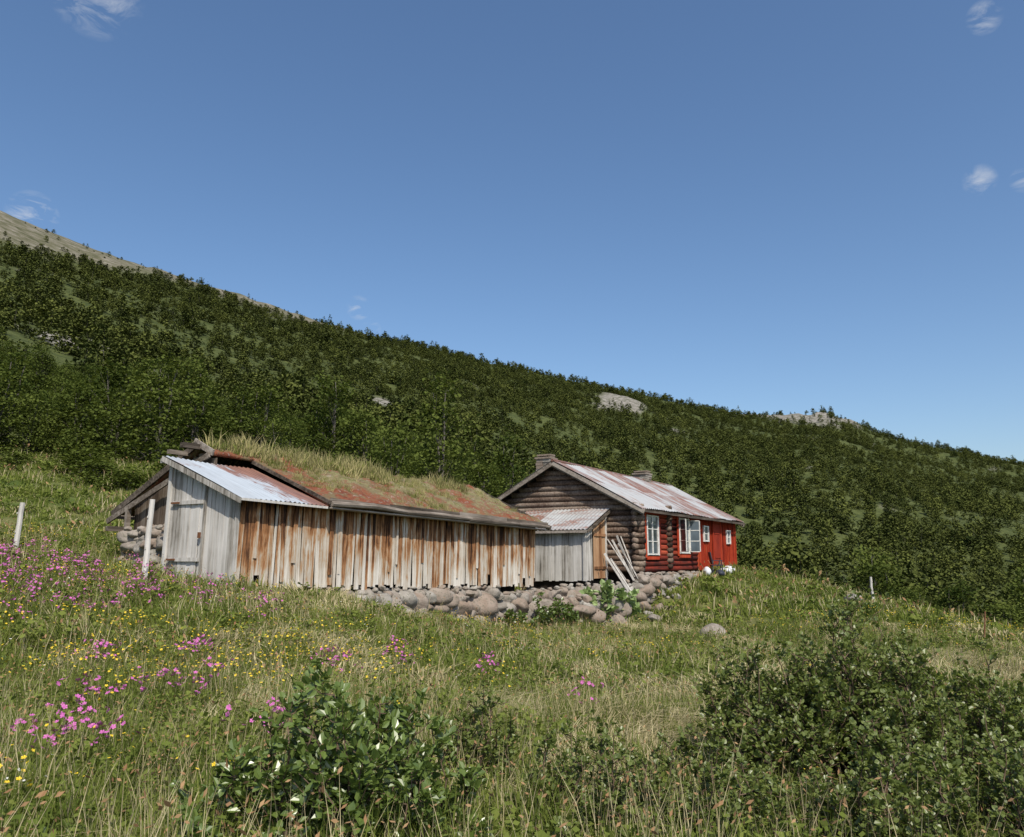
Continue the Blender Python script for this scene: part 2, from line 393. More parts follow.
def tree(name,h,cr,ncl,nlf,lsize,coll=None,multi=2,lowfr=.12,leafm='leaf_near',loc=None,spread=.34,trunk=1.):
    mb=MB(); tops=[]
    for k in range(multi):
        a=random.uniform(0,6.28); lean=random.uniform(.03,.22)*h if multi>1 else .05*h
        pts=[(random.gauss(0,.05),random.gauss(0,.05),-.3)]
        for q in range(1,7):
            f=q/6; pts.append((math.cos(a)*lean*f+random.gauss(0,.04)*h*.2,math.sin(a)*lean*f+random.gauss(0,.04)*h*.2,h*.93*f))
        mb.tube(pts,[trunk*(h*.013*(1-.8*q/6)+.005) for q in range(7)],5,0)
        tops.append(np.array(pts))
    cl=[];
    for k in range(ncl):
        f=lowfr+(1-lowfr)*random.random()**.95
        prof=(math.sin(min(1,(f+.16))*math.pi*.86)**.75)*(1.1-.4*f)
        ang=random.uniform(0,6.28); rr=cr*prof*random.uniform(.4,1.05)*(1+.3*math.sin(ang*2+k))
        st=random.choice(tops); idx=min(6,max(1,int(f*6))); base=st[idx]
        c=np.array([base[0]+math.cos(ang)*rr,base[1]+math.sin(ang)*rr,f*h])
        cl.append(c)
        if k%2==0 and trunk>.5: mb.tube([st[max(1,idx-1)],(st[idx-1]+c)/2+np.array([0,0,.1]),c],[.014*h/5,.009*h/5,.003],3,0,cap=False)
    cl=np.array(cl); sig=np.array([spread,spread,spread*.75])*rng.uniform(.6,1.3,(ncl,1))
    C=(cl[:,None,:]+rng.normal(size=(ncl,nlf,3))*sig[:,None,:]).reshape(-1,3)
    cr_=np.repeat(rng.random(ncl),nlf)[C[:,2]>.05]; C=C[C[:,2]>.05]
    V,F=leaf_rhomb(C,lsize)
    r=.55*cr_+.45*rng.random(len(F))
    mb.add(V,F,1,r)
    return mb.build(name,[M['bark'],M[leafm]],coll=coll,loc=None,link=coll is None)

c_near=bpy.data.collections.new('birch_tree_kinds')
for k,(h,cr) in enumerate([(4.8,1.6),(4.0,1.6),(5.4,1.7),(3.0,1.4),(1.8,1.2)]):
    tree('birch_kind_%d'%k,h,cr,70 if h>3.5 else 42,40,.155,c_near,multi=[2,3,2,4,5][k],lowfr=.03,spread=.28)
c_far=bpy.data.collections.new('distant_birch_kinds')
for k,(h,cr) in enumerate([(4.6,1.7),(3.8,1.8),(5.8,1.6),(2.6,1.7),(4.4,2.1)]):
    tree('distant_birch_%d'%k,h,cr,36,8,.46,c_far,multi=1,lowfr=.03,leafm='leaf_far',spread=.30,trunk=.4)

def footprint(x,y,pad=0.):
    s=(x+5.53)*.52+(y-16.3)*.854; t=-(x+5.53)*.854+(y-16.3)*.52
    m=(s>-.05-pad)&(s<12.3+pad)&(t>-.1-pad)&(t<5.4+pad)
    s=(x-4.64)*.52+(y-30)*.854; t=-(x-4.64)*.854+(y-30)*.52
    m|=(s>-.15-pad)&(s<12.8+pad)&(t>-.15-pad)&(t<6.8+pad)
    m|=(s>-2-pad)&(s<0)&(t>1.1-pad)&(t<4.5+pad)
    return m
def sector(nc,r0,r1,a0,a1):
    R=np.sqrt(rng.uniform(r0*r0,r1*r1,nc)); a=np.radians(rng.uniform(a0,a1,nc))
    return R*np.sin(a),R*np.cos(a)
def forest(name,nc,r0,r1,a0,a1,coll,smin,smax,far=1.):
    x,y=sector(nc,r0,r1,a0,a1)
    R=np.hypot(x,y); ph=np.degrees(np.arctan2(x,y)); rr1=np.interp(ph,PH,R1)
    dn=.84+2.1*fbm(x/32,y/32,41,4)+1.1*fbm(x/9,y/9,51,2)
    keep=(rng.random(nc)<dn)&(rng.random(nc)<forestmask(x,y)**2)&(rng.random(nc)>baremask(x,y)*.92)&(rng.random(nc)>rockmask(x,y)*.93)&(R<rr1*1.02)&~footprint(x,y,2.5)
    x=x[keep];y=y[keep];m=len(x); R=R[keep]
    sc_=(smin+(smax-smin)*rng.random(m)**1.5)*np.interp(R,[40,500,1000],[1,far,far])*(1-.4*baremask(x,y))*(1+.7*fbm(x/25,y/25,55,2))
    hh=rng.uniform(.75,1.15,m)
    instancer(name,np.c_[x,y,H(x,y)-.1],np.c_[sc_,sc_,sc_*hh],np.c_[rng.normal(0,.05,m),rng.normal(0,.05,m),rng.uniform(0,6.28,m)],rng.integers(0,5,m),coll)
    print(name,m)
forest('birch_forest',44000,110,1100,-44,44,c_far,.55,1.45,1.08)
forest('birch_woodland',1600,38,115,-47,47,c_near,.5,1.15)

for (x,y,s,k) in [(-24.5,49,1.25,0),(-27.5,50,1.05,1),(-20.0,45,1.1,2),(-31,48.5,1.1,2),(-17.5,43.5,1.05,1),(-34.5,50,1.1,0),(-22,47.5,1.15,2),(-14.2,44,1.0,0)]:
    src=c_near.objects['birch_kind_%d'%k]
    o=bpy.data.objects.new('birch_tree',src.data); o.location=(x,y,Hs(x,y)); o.scale=(s*1.15,s*1.15,s); o.rotation_euler=(0,0,random.uniform(0,6)); col.objects.link(o)
for (x,y,s) in [(-17.5,36,.7),(-19.2,37,.85),(-21.5,40,1.),(-25.5,41,.7),(-15.8,37,.9)]:
    src=c_near.objects['birch_kind_4']
    o=bpy.data.objects.new('willow_bush',src.data); o.location=(x,y,Hs(x,y)-.1); o.scale=(s*1.2,s*1.2,s*.7); o.rotation_euler=(0,0,random.uniform(0,6)); col.objects.link(o)

# ------------------------------------------------------------------ grass
def blades(mb,nb,rad,hmin,hmax,w,lean,mat,flat=0.,dirn=None):
    r=rad*np.sqrt(rng.random(nb)); a=rng.uniform(0,6.28,nb)
    B=np.c_[r*np.cos(a),r*np.sin(a),np.full(nb,-.04)]
    h=rng.uniform(hmin,hmax,nb); la=rng.uniform(0,6.28,nb) if dirn is None else rng.normal(dirn,.5,nb)
    ll=rng.uniform(.2,1,nb)*lean*h
    D=np.c_[np.cos(la),np.sin(la),np.zeros(nb)]
    wa=rng.uniform(0,6.28,nb); Wd=np.c_[np.cos(wa),np.sin(wa),np.zeros(nb)]*(w*rng.uniform(.7,1.3,nb))[:,None]
    up=np.array([0,0,1.])
    Mi=B+D*(ll*.35)[:,None]+up*(h*.6)[:,None]*(1-flat*.5)
    T=B+D*(ll)[:,None]+up*(h)[:,None]*(1-flat)
    V=np.stack([B-Wd,B+Wd,Mi+Wd*.75,Mi-Wd*.75,T],1).reshape(-1,3)
    o=5*np.arange(nb)[:,None]
    mb.add(V,o+np.array([[0,1,2,3]]),mat,rng.random(nb))
    base=mb.n-len(V)
    F=(o+np.array([[3,2,4]])+base).tolist(); mb.F+=F; mb.m+=[mat]*len(F); mb.r+=rng.random(nb).tolist()
    return T
def forb(mb,nl,rad,h,size,mat):
    r=rad*np.sqrt(rng.random(nl)); a=rng.uniform(0,6.28,nl)
    C=np.c_[r*np.cos(a),r*np.sin(a),h*rng.uniform(.1,1,nl)]
    V,F=leaf_rhomb(C,size,.8,.3); mb.add(V,F,mat,rng.random(nl))
gm=[M['grass_green'],M['grass_straw'],M['grass_seed']]
def tuftset(cname,w,nb,lsz):
    c=bpy.data.collections.new(cname)
    for k in range(8):
        mb=MB()
        if k==0: blades(mb,nb,.22,.12,.28,w,.6,0); blades(mb,nb//10,.2,.1,.3,w,.6,1)
        if k==1: blades(mb,nb,.20,.16,.36,w,.5,0); blades(mb,nb//6,.2,.2,.42,w,.5,1)
        if k==2: blades(mb,nb//2,.22,.12,.24,w,.9,0); forb(mb,nb//2,.22,.18,lsz,0)
        if k==3: blades(mb,int(nb*.8),.22,.26,.52,w*1.1,1.4,1,.55,0.5); blades(mb,int(nb*.7),.24,.1,.32,w,.6,0)
        if k==4: blades(mb,nb//3,.25,.15,.40,w,1.1,1,.35); blades(mb,int(nb*.6),.2,.1,.28,w,.6,0)
        if k==5:
            blades(mb,nb//2,.22,.12,.26,w,.6,0)
            T=blades(mb,nb//7,.22,.3,.5,w*.6,.4,1)
            V,F=leaf_rhomb(T-np.array([0,0,.04]),w*8,.0,.2); mb.add(V,F,2,rng.random(len(F)))
        if k==6: forb(mb,nb,.25,.26,lsz*1.1,0); blades(mb,nb//3,.2,.1,.26,w,.5,0)
        if k==7: blades(mb,nb,.28,.08,.18,w*1.2,.8,0); forb(mb,nb//3,.25,.1,lsz*.8,0)
        mb.build('grass_tuft_%d'%k,gm,coll=c)
    return c
c_g1=tuftset('near_grass_kinds',.0035,75,.045)
c_g2=tuftset('mid_grass_kinds',.0065,50,.06)
c_g3=tuftset('far_grass_kinds',.014,34,.10)
def strawness(x,y):
    s=(fbm(x/1.2,y/1.9,61,4))*1.9
    s=s+.17*np.exp(-((x-2.5)/4.)**2-((y-14)/6.)**2)+.18*np.exp(-((x-10)/4)**2-((y-21)/6)**2)+.06*np.exp(-((x+1.5)/2.)**2-((y-9)/2.5)**2)
    s=s-.35*sstep(28,40,np.hypot(x,y))-.25*np.exp(-((x+14)/6)**2-((y-22)/9)**2)-.30*np.exp(-((x-9)/5)**2-((y-33)/4)**2)-.25*np.exp(-((x+6)/4)**2-((y-9)/4)**2)-.25*sstep(8,4.5,np.hypot(x,y))
    return s
def grass(name,nc,r0,r1,coll,s0,s1,a=43):
    x,y=sector(nc,r0,r1,-a,a)
    s=(x+5.53)*.52+(y-16.3)*.854; t=-(x+5.53)*.854+(y-16.3)*.52
    front=(s>2.6)&(s<19)&(t<0)&(t>-.75)
    keep=~footprint(x,y,-.05)&(rng.random(nc)<(1-forestmask(x,y)*.7))&~(front&(rng.random(nc)<.85))
    x=x[keep];y=y[keep];m=len(x)
    st=strawness(x,y)+rng.normal(0,.15,m)
    idx=np.where(st>.38,3,np.where(st>.19,4,0))
    gi=np.array([0,1,2,5,6,7,0,2])[rng.integers(0,8,m)]
    idx=np.where(idx==0,gi,idx)
    sc_=rng.uniform(s0,s1,m)*(1+.7*fbm(x/1.7,y/1.7,71,2))
    rz=np.where(idx==3,.6+6*fbm(x/2,y/2,77,2),rng.uniform(0,6.28,m))
    instancer(name,np.c_[x,y,H(x,y)],np.c_[sc_,sc_,sc_*rng.uniform(.7,1.3,m)],np.c_[rng.normal(0,.12,m),rng.normal(0,.12,m),rz],idx,coll,True)
grass('meadow_grass',6000,2.2,10,c_g1,.75,1.25)
grass('meadow_grass_slope',14000,10,26,c_g2,.8,1.3)
grass('meadow_grass_upper',11000,26,58,c_g3,.95,1.5)

# flowers
def flowerset():
    c=bpy.data.collections.new('wildflower_kinds')
    def head(mb,p,r,mat,n=5,tilt=.5):
        nd=np.array([random.gauss(0,tilt),random.gauss(0,tilt),1.]); nd/=np.linalg.norm(nd)
        t=np.cross(nd,(1,0,.1)); t/=np.linalg.norm(t); b=np.cross(nd,t)
        for q in range(n):
            a=6.283*q/n; d=t*math.cos(a)+b*math.sin(a); e=t*math.cos(a+1.57)+b*math.sin(a+1.57)
            mb.add([p,p+d*r*.7+e*r*.38+nd*r*.2,p+d*r+nd*r*.25,p+d*r*.7-e*r*.38+nd*r*.2],[(0,1,2,3)],mat)
    def stem(mb,h,sp):
        a=random.uniform(0,6.28); b=np.array([random.gauss(0,sp),random.gauss(0,sp),0])
        top=b+np.array([math.cos(a)*h*.2,math.sin(a)*h*.2,h])
        mb.tube([b,(b+top)/2+np.array([.01,0,0]),top],[.003,.0025,.002],3,0,cap=False); return top
    for k,(mat,hh,n,r) in enumerate([(1,.36,4,.020),(1,.42,5,.021),(2,.34,6,.013),(2,.36,9,.013),(3,.30,5,.011)]):
        mb=MB()
        for q in range(n):
            p=stem(mb,hh*random.uniform(.7,1.1),.10)
            if mat==1:
                for z in range(3): head(mb,p+np.array([random.gauss(0,.02),random.gauss(0,.02),random.gauss(-.01,.02)]),r,mat,5,.8)
            else: head(mb,p,r*1.1,mat,5,.5)
        mb.build('wildflower_%d'%k,[M['grass_green'],M['pink'],M['yellow'],M['whitepetal']],coll=c)
    return c
c_fl=flowerset()
fx=[];fy=[];fi=[]
for (x,y,nn,sg) in [(-8,13,22,.8),(-6.6,11.5,14,.6),(-5.6,14.2,18,.8),(-7.5,15.2,28,1.),(-9.5,15.6,34,1.1),(-3.3,8.2,6,.2),(-2.1,10.3,5,.2),(-3.4,7.0,5,.2),(-3.0,5.6,7,.2),(.6,8.6,2,.1),(-4.6,9.3,6,.3),(-1.5,12.3,6,.25),(-4.8,7.2,4,.25),(-2.0,6.4,4,.15),(-6.5,13.8,14,1.2),(-.4,11.6,4,.15),(-8.6,12.2,12,.5),(-3.8,9.9,5,.2),(-11.5,17,26,1.2)]:
    fx+=list(rng.normal(x,sg,nn)); fy+=list(rng.normal(y,sg*.9,nn)); fi+=list(rng.integers(0,2,nn))
xx,yy=sector(1300,4,30,-40,40); k_=(fbm(xx/2.5,yy/2.5,81,3)+.0-.012*xx)>.06
fx+=list(xx[k_]);fy+=list(yy[k_]);fi+=list(rng.integers(2,4,k_.sum()))
xx,yy=sector(70,5,20,-40,40); fx+=list(xx);fy+=list(yy);fi+=[4]*len(xx)
for (x,y,nn,sg) in [(-4.,9.5,100,1.2),(-6,10,90,1.5),(-2.5,12,80,1.2),(-7,14,60,1.5),(14,27,90,2.2),(10,24,40,2)]:
    fx+=list(rng.normal(x,sg,nn)); fy+=list(rng.normal(y,sg*.8,nn)); fi+=list(rng.integers(2,4,nn))
fx=np.array(fx);fy=np.array(fy);fi=np.array(fi); kk=~footprint(fx,fy,.1)&(np.hypot(fx,fy)>4.6); fx=fx[kk];fy=fy[kk];fi=fi[kk]
m=len(fx); s_=rng.uniform(.8,1.2,m)
instancer('wildflowers',np.c_[fx,fy,H(fx,fy)],np.c_[s_,s_,s_],np.c_[rng.normal(0,.1,m),rng.normal(0,.1,m),rng.uniform(0,6.28,m)],fi,c_fl,True)

# ------------------------------------------------------------------ shrubs
def shrub(name,x,y,h,w,nst,ntw,nlf,ls,leafm,seed,asp=.30,upright=.6,zoff=0):
    random.seed(seed); mb=MB(); base=np.array([x,y,Hs(x,y)-.05+zoff]); LC=[];LT=[]
    for k in range(nst):
        a=random.uniform(0,6.28); rr=w*.5*math.sqrt(random.random()); hh=h*random.uniform(.5,1.08)*(1-.35*(rr/(w*.5))**2)
        p=base+np.array([math.cos(a)*rr*.35,math.sin(a)*rr*.35,0]); top=base+np.array([math.cos(a)*rr,math.sin(a)*rr,hh])
        pts=[p]; ns=7
        for q in range(1,ns+1):
            f=q/ns; c=p*(1-f)+top*f; c=c+np.array([math.cos(a),math.sin(a),0])*rr*.25*math.sin(f*3.14)+np.array([random.gauss(0,.025),random.gauss(0,.025),0])*h
            pts.append(c)
        mb.tube(pts,[.011*(1-.8*q/ns)*(.6+.4*h) for q in range(ns+1)],5,0,cap=False)
        for q in range(ntw):
            f=random.uniform(.12,1.); i0=min(ns-1,int(f*ns)); s0=pts[i0]*(1-(f*ns-i0))+pts[i0+1]*(f*ns-i0)
            b=random.uniform(0,6.28); L=h*random.uniform(.10,.26)*(1.15-.5*f)
            d=np.array([math.cos(b)*.8,math.sin(b)*.8,upright+random.gauss(0,.25)]); d/=np.linalg.norm(d)
            e=s0+d*L; mid=(s0+e)/2+np.array([0,0,-.02*h])
            mb.tube([s0,mid,e],[.004,.003,.0015],3,0,cap=False)
            for z in range(nlf):
                u=random.uniform(.15,1.05); c=s0+(e-s0)*u+np.array([random.gauss(0,.012),random.gauss(0,.012),random.gauss(0,.012)])*h*.8
                LC.append(c); v=d*.6+np.array([random.gauss(0,.6),random.gauss(0,.6),random.gauss(.15,.45)]); LT.append(v/np.linalg.norm(v))
    C=np.array(LC);T=np.array(LT);N=len(C)
    up=np.array([0,0,1.])+rng.normal(0,.45,(N,3)); b=np.cross(T,up); b/=np.linalg.norm(b,axis=1)[:,None]; nn=np.cross(b,T)
    s=(ls*rng.uniform(.6,1.25,N))[:,None]
    V=np.stack([C,C+T*s*.33+b*s*asp+nn*s*.08,C+T*s*.72+b*s*asp*.8+nn*s*.06,C+T*s-nn*s*.08,C+T*s*.72-b*s*asp*.8+nn*s*.06,C+T*s*.33-b*s*asp+nn*s*.08],1).reshape(-1,3)
    o=6*np.arange(N)[:,None]
    F=np.concatenate([o+np.array([[0,1,2,3]]),o+np.array([[0,3,4,5]])]); r1=rng.random(N)
    mb.add(V,F,1,np.r_[r1,r1])
    return mb.build(name,[M['twig'],M[leafm]],loc=tuple(base))
shrub('willow_shrub',-.98,4.35,.93,1.0,34,14,11,.056,'leaf_bush',1,.30)
shrub('willow_shrub',-.52,4.3,.66,.7,20,13,10,.05,'leaf_bush',2,.3)
shrub('willow_shrub',-1.2,3.9,.50,.7,18,12,10,.05,'leaf_bush',22,.3)
D='dwarf_birch_shrub'
shrub(D,2.95,7.2,1.62,1.25,56,20,14,.040,'leaf_dbirch',3,.42,.8)
shrub(D,2.05,6.9,1.25,1.1,42,18,14,.040,'leaf_dbirch',4,.42)
shrub(D,3.9,7.2,1.3,1.3,46,18,14,.040,'leaf_dbirch',5,.42)
shrub(D,3.0,5.9,1.05,1.4,46,17,14,.036,'leaf_dbirch',6,.42)
shrub(D,2.1,5.2,.80,1.2,36,15,13,.034,'leaf_dbirch',23,.42)
shrub(D,3.2,4.9,.88,1.2,36,15,13,.034,'leaf_dbirch',24,.42)
shrub(D,1.2,5.0,.62,1.0,28,15,13,.031,'leaf_dbirch',25,.42)
shrub(D,.45,5.1,.74,.95,32,15,13,.031,'leaf_dbirch',7,.42)
shrub(D,.2,4.3,.38,1.0,22,13,11,.028,'leaf_dbirch',26,.42)
shrub(D,1.3,6.0,.6,1.0,24,14,12,.034,'leaf_dbirch',8,.42)
shrub(D,-.25,5.9,.86,.5,16,14,13,.034,'leaf_dbirch',9,.42)
shrub(D,4.5,6.2,.95,1.5,38,16,14,.036,'leaf_dbirch',10,.42)
shrub(D,2.3,4.3,.52,1.2,28,13,12,.030,'leaf_dbirch',27,.42)
shrub('willow_shrub',-2.4,4.0,.3,.7,12,9,9,.035,'leaf_bush',11,.3)
shrub('broad_leaved_herb',3.15,27.6,1.35,1.6,30,9,8,.22,'leaf_light',12,.38)
shrub('broad_leaved_herb',3.9,28.0,.85,.9,14,7,8,.18,'leaf_light',13,.38)
shrub('willow_shrub',1.15,25.3,1.1,1.5,24,10,9,.10,'leaf_bush',14,.35)
shrub('willow_shrub',.2,24.4,.7,1.3,18,9,9,.10,'leaf_bush',15,.35)
shrub('willow_shrub',-1.9,21.4,.35,.8,12,8,8,.08,'leaf_bush',16,.35)
shrub('willow_shrub',-5.9,9.0,.4,.7,12,8,8,.06,'leaf_bush',17,.35)
shrub('willow_shrub',12.4,28.2,.55,.9,14,9,9,.08,'leaf_bush',18,.35)
random.seed(99)

# ------------------------------------------------------------------ stones
import bmesh
def _ico(sub):
    bm=bmesh.new(); bmesh.ops.create_icosphere(bm,subdivisions=sub,radius=1)
    V=np.array([v.co[:] for v in bm.verts]); F=[[v.index for v in f.verts] for f in bm.faces]; bm.free(); return V,F
ICO={2:_ico(2),3:_ico(3)}
def stone_geo(mb,c,r,sub=2,mat=0,cuts=6,soft=False):
    V,F=ICO[sub]; V=V.copy()
    if not soft:
        for k in range(cuts):
            nn=np.array([random.gauss(0,1) for _ in range(3)]); nn/=np.linalg.norm(nn); d=random.uniform(.58,.88)
            e=np.maximum(V@nn-d,0); V=V-e[:,None]*nn*.92
        V*=1.2
    sd=random.uniform(0,100)
    nz=fbm(V[:,0]*1.3+sd,V[:,1]*1.3+V[:,2]*1.7,int(sd),3)
    V=V*(1+.3*nz)[:,None]*np.array(r)
    V=V@(rot('Z',random.uniform(0,6.28))@rot('X',random.gauss(0,.25))).T+np.array(c)
    mb.add(V,F,mat)
def stone_row(name,path,ztops,sz=.2,sub=3):
    mb=MB()
    for (p,q),(z0,z1) in zip(zip(path[:-1],path[1:]),zip(ztops[:-1],ztops[1:])):
        L=math.hypot(q[0]-p[0],q[1]-p[1]); k=0.
        while k<L:
            f=k/L; x=p[0]+(q[0]-p[0])*f; y=p[1]+(q[1]-p[1])*f; zt=z0+(z1-z0)*f; zg=Hs(x,y)-.15
            z=zg
            while z<zt-.03:
                r=sz*random.uniform(.45,1.35); r=min(r,max(.08,(zt-z)*.62))
                stone_geo(mb,(x+random.gauss(0,.05),y+random.gauss(0,.05),z+r*.55),(r*random.uniform(1.,1.7),r*random.uniform(.9,1.2),r*random.uniform(.6,.9)),sub)
                z+=r*1.15
            k+=sz*random.uniform(.8,1.4)
    return mb.build(name,[M['stone']],smooth=True)
def BW(s,t): return (-5.53+.52*s-.854*t,16.3+.854*s+.52*t)
def CW(s,t): return (4.64+.52*s-.854*t,30+.854*s+.52*t)
def bz(s): return -.56-.02*s
stone_row('stone_foundation_wall',[BW(2.4,.10),BW(6,.06),BW(9.8,.06)],[bz(2.4)-.05,bz(6)-.04,bz(9.8)-.04],sz=.27)
stone_row('stone_foundation_wall',[BW(10.3,.05),BW(12.2,.05),CW(-2.2,1.0),CW(-.5,-.4)],[-.98,-.92,-.85,-.72],sz=.29)
stone_row('stone_terrace_wall',[CW(-.4,-.3),CW(2.6,-.35),CW(6,-.3)],[-.5,-.52,-.5],sz=.24)
stone_row('stone_terrace_wall',[(1.5,26.5),CW(-2.4,-.4)],[-1.2,-1.1],sz=.26)
stone_row('stone_gable_wall',[BW(1.0,3.0),BW(1.0,5.2)],[.75,.8],sz=.18)
mb=MB()
for k in range(30):
    s=random.uniform(3,12.5); x,y=BW(s,-random.uniform(.15,.7)); r=random.uniform(.06,.22); stone_geo(mb,(x,y,Hs(x,y)+r*.3),(r*1.3,r,r*.7),3)
for k in range(16):
    x,y=CW(random.uniform(-3,1),random.uniform(-1.5,.2)); r=random.uniform(.08,.22); stone_geo(mb,(x,y,Hs(x,y)+r*.3),(r*1.3,r,r*.7),3)
mb.build('scattered_rubble_stones',[M['stone']],smooth=True)
for (x,y,r) in [(5.45,22.5,.32),(13.1,31.5,.22)]:
    mb=MB(); stone_geo(mb,(0,0,0),(r*1.3,r,r*.75),3); o=mb.build('boulder',[M['stone']],smooth=True); o.location=(x,y,Hs(x,y)+r*.45)

# ------------------------------------------------------------------ barn
barn=empty('weathered_barn',(-5.53,16.3,0),(0,.018,ANG))
LB=12.1; RT=2.8; ZE=1.33; SL=.454; SB=.50; SM=.385
def zroof(t): return ZE+SL*t if t<RT else ZE+SL*RT-SB*(t-RT)
def wall_s(mb,s0,s1,t,zb,zt,w=.15,mat=0,lean=.012,rag=.06,ragt=0.):
    s=s0
    while s<s1-.02:
        ww=min(w*random.uniform(.6,1.5),s1-s)
        b=zb(s)+random.uniform(-rag,rag*.5); tp=zt(s)-random.uniform(0,ragt)
        if rag>.05 and random.random()<.06: b+=random.uniform(.1,.3)
        mb.box((s+ww/2,t+random.uniform(-.018,.012),(b+tp)/2),(ww/2-random.uniform(.003,.012),.011,(tp-b)/2),rot('Y',random.gauss(0,lean))@rot('Z',random.gauss(0,.07)),mat)
        s+=ww
def wall_t(mb,t0,t1,s,zb,zt,w=.15,mat=0,lean=.01,rag=.04):
    t=t0
    while t<t1-.02:
        ww=min(w*random.uniform(.75,1.25),t1-t)
        b=zb(t)+random.uniform(-rag,rag*.4); tp=zt(t+ww/2)
        mb.box((s+random.uniform(-.012,.012),t+ww/2,(b+tp)/2),(.011,ww/2-.005,(tp-b)/2),rot('X',random.gauss(0,lean)),mat)
        t+=ww
mb=MB(); wall_s(mb,.0,LB,0,lambda s:-.57,lambda s:1.30,.12,0,.02,.10)
mb.build('front_wall_boards',[M['wood_rust']],parent=barn)
mb=MB()
for s in np.arange(.4,LB-.3,.5):
    if random.random()<.6:
        h=random.uniform(1.2,1.78); zt_=random.uniform(1.18,1.29); mb.box((s+random.uniform(0,.3),-.034,zt_-h/2),(random.uniform(.03,.055),.011,h/2),rot('Y',random.gauss(0,.03)))
mb.build('front_wall_cover_slats',[M['wood_rust']],parent=barn)
mb=MB(); 
gz=lambda t:-.57+.06*t
wall_t(mb,.0,2.3,0,gz,lambda t:1.28+SM*t,.15)
wall_s(mb,0.02,1.15,2.3,lambda s:-.4,lambda s:2.12,.15)
mb.build('end_wall_boards',[M['wood_grey']],parent=barn)
mb=MB(); wall_t(mb,2.3,5.2,1.15,lambda t:.2 if t>3 else -.4,lambda t:zroof(t)-.06,.16)
wall_t(mb,0,5.2,LB,lambda t:-.5,lambda t:zroof(t)-.06,.16); wall_s(mb,1.2,LB,5.2,lambda s:-.1,lambda s:zroof(5.2)-.05,.16)
mb.build('gable_wall_boards',[M['wood_dark']],parent=barn)
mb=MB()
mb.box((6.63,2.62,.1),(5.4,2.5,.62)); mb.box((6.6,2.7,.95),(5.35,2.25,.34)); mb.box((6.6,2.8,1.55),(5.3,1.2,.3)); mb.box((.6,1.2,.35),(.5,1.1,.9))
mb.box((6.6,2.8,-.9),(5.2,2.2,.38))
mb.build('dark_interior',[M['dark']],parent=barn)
mb=MB(); 
mb.box((-.03,.03,.37),(.02,.05,.93)); mb.box((-.03,2.27,.75),(.02,.05,1.3))
mb.box((-.035,1.05,.55),(.018,.03,1.1)); mb.box((-.045,1.6,1.2),(.012,.5,.04)); mb.box((-.045,1.6,.0),(.012,.5,.04))
mb.build('end_door_battens',[M['wood_grey']],parent=barn)
mb=MB(); mb.box((-.065,2.0,1.2),(.01,.14,.02)); mb.box((-.065,2.0,.0),(.01,.14,.02)); mb.box((-.07,1.12,.5),(.02,.03,.06))
mb.build('door_hinges',[M['rustiron']],parent=barn)
def corrugated(mb,s0,s1,pts,wl=.13,amp=.014,step=6,panel=.8,mat=0,sag=.01):
    ns=int((s1-s0)/wl*step); S=np.linspace(s0,s1,ns+1)
    P=[]
    for (t,z) in pts:
        pn=np.floor((S-s0)/panel); lift=.012*_h(pn,pn*0+7,3)+.01*_h(pn,pn*0+round(t),4)
        P.append(np.c_[S,np.full(ns+1,t)+( .05*(_h(pn,pn*0+1,8)-.5) if t==pts[0][0] else 0),z+lift+amp*np.sin(2*math.pi*S/wl)+sag*np.sin(S*2.3+t)+sag*1.3*np.sin(S*.7+t*1.3)])
    V=np.concatenate(P); F=[];R=[]
    for k in range(len(pts)-1):
        for q in range(ns):
            F.append((k*(ns+1)+q,k*(ns+1)+q+1,(k+1)*(ns+1)+q+1,(k+1)*(ns+1)+q)); pi=int((S[q]-s0)/panel); R.append(float(_h(np.array(pi*1.),np.array((k//3)*1.),5)))
    mb.add(V,F,mat,R)
mb=MB(); corrugated(mb,-.22,2.25,[(-.28+k*.66,1.28+SM*(-.28+k*.66)+.03) for k in range(5)],panel=.6)
mb.build('lean_to_metal_roof',[M['metal_rusty']],smooth=True,parent=barn)
mb=MB()
mb.beam((-.2,-.25,1.16),(-.2,2.4,1.16+SM*2.65),.03,.11); mb.beam((-.2,2.4,2.13),(1.1,2.4,2.13),.1,.1); mb.beam((-.2,-.27,1.19),(2.2,-.27,1.19),.03,.05)
for t in (.4,1.1,1.8): mb.beam((-.19,t,1.19+SM*t),(2.2,t,1.19+SM*t),.07,.06)
mb.build('lean_to_rafters',[M['wood_grey']],parent=barn)
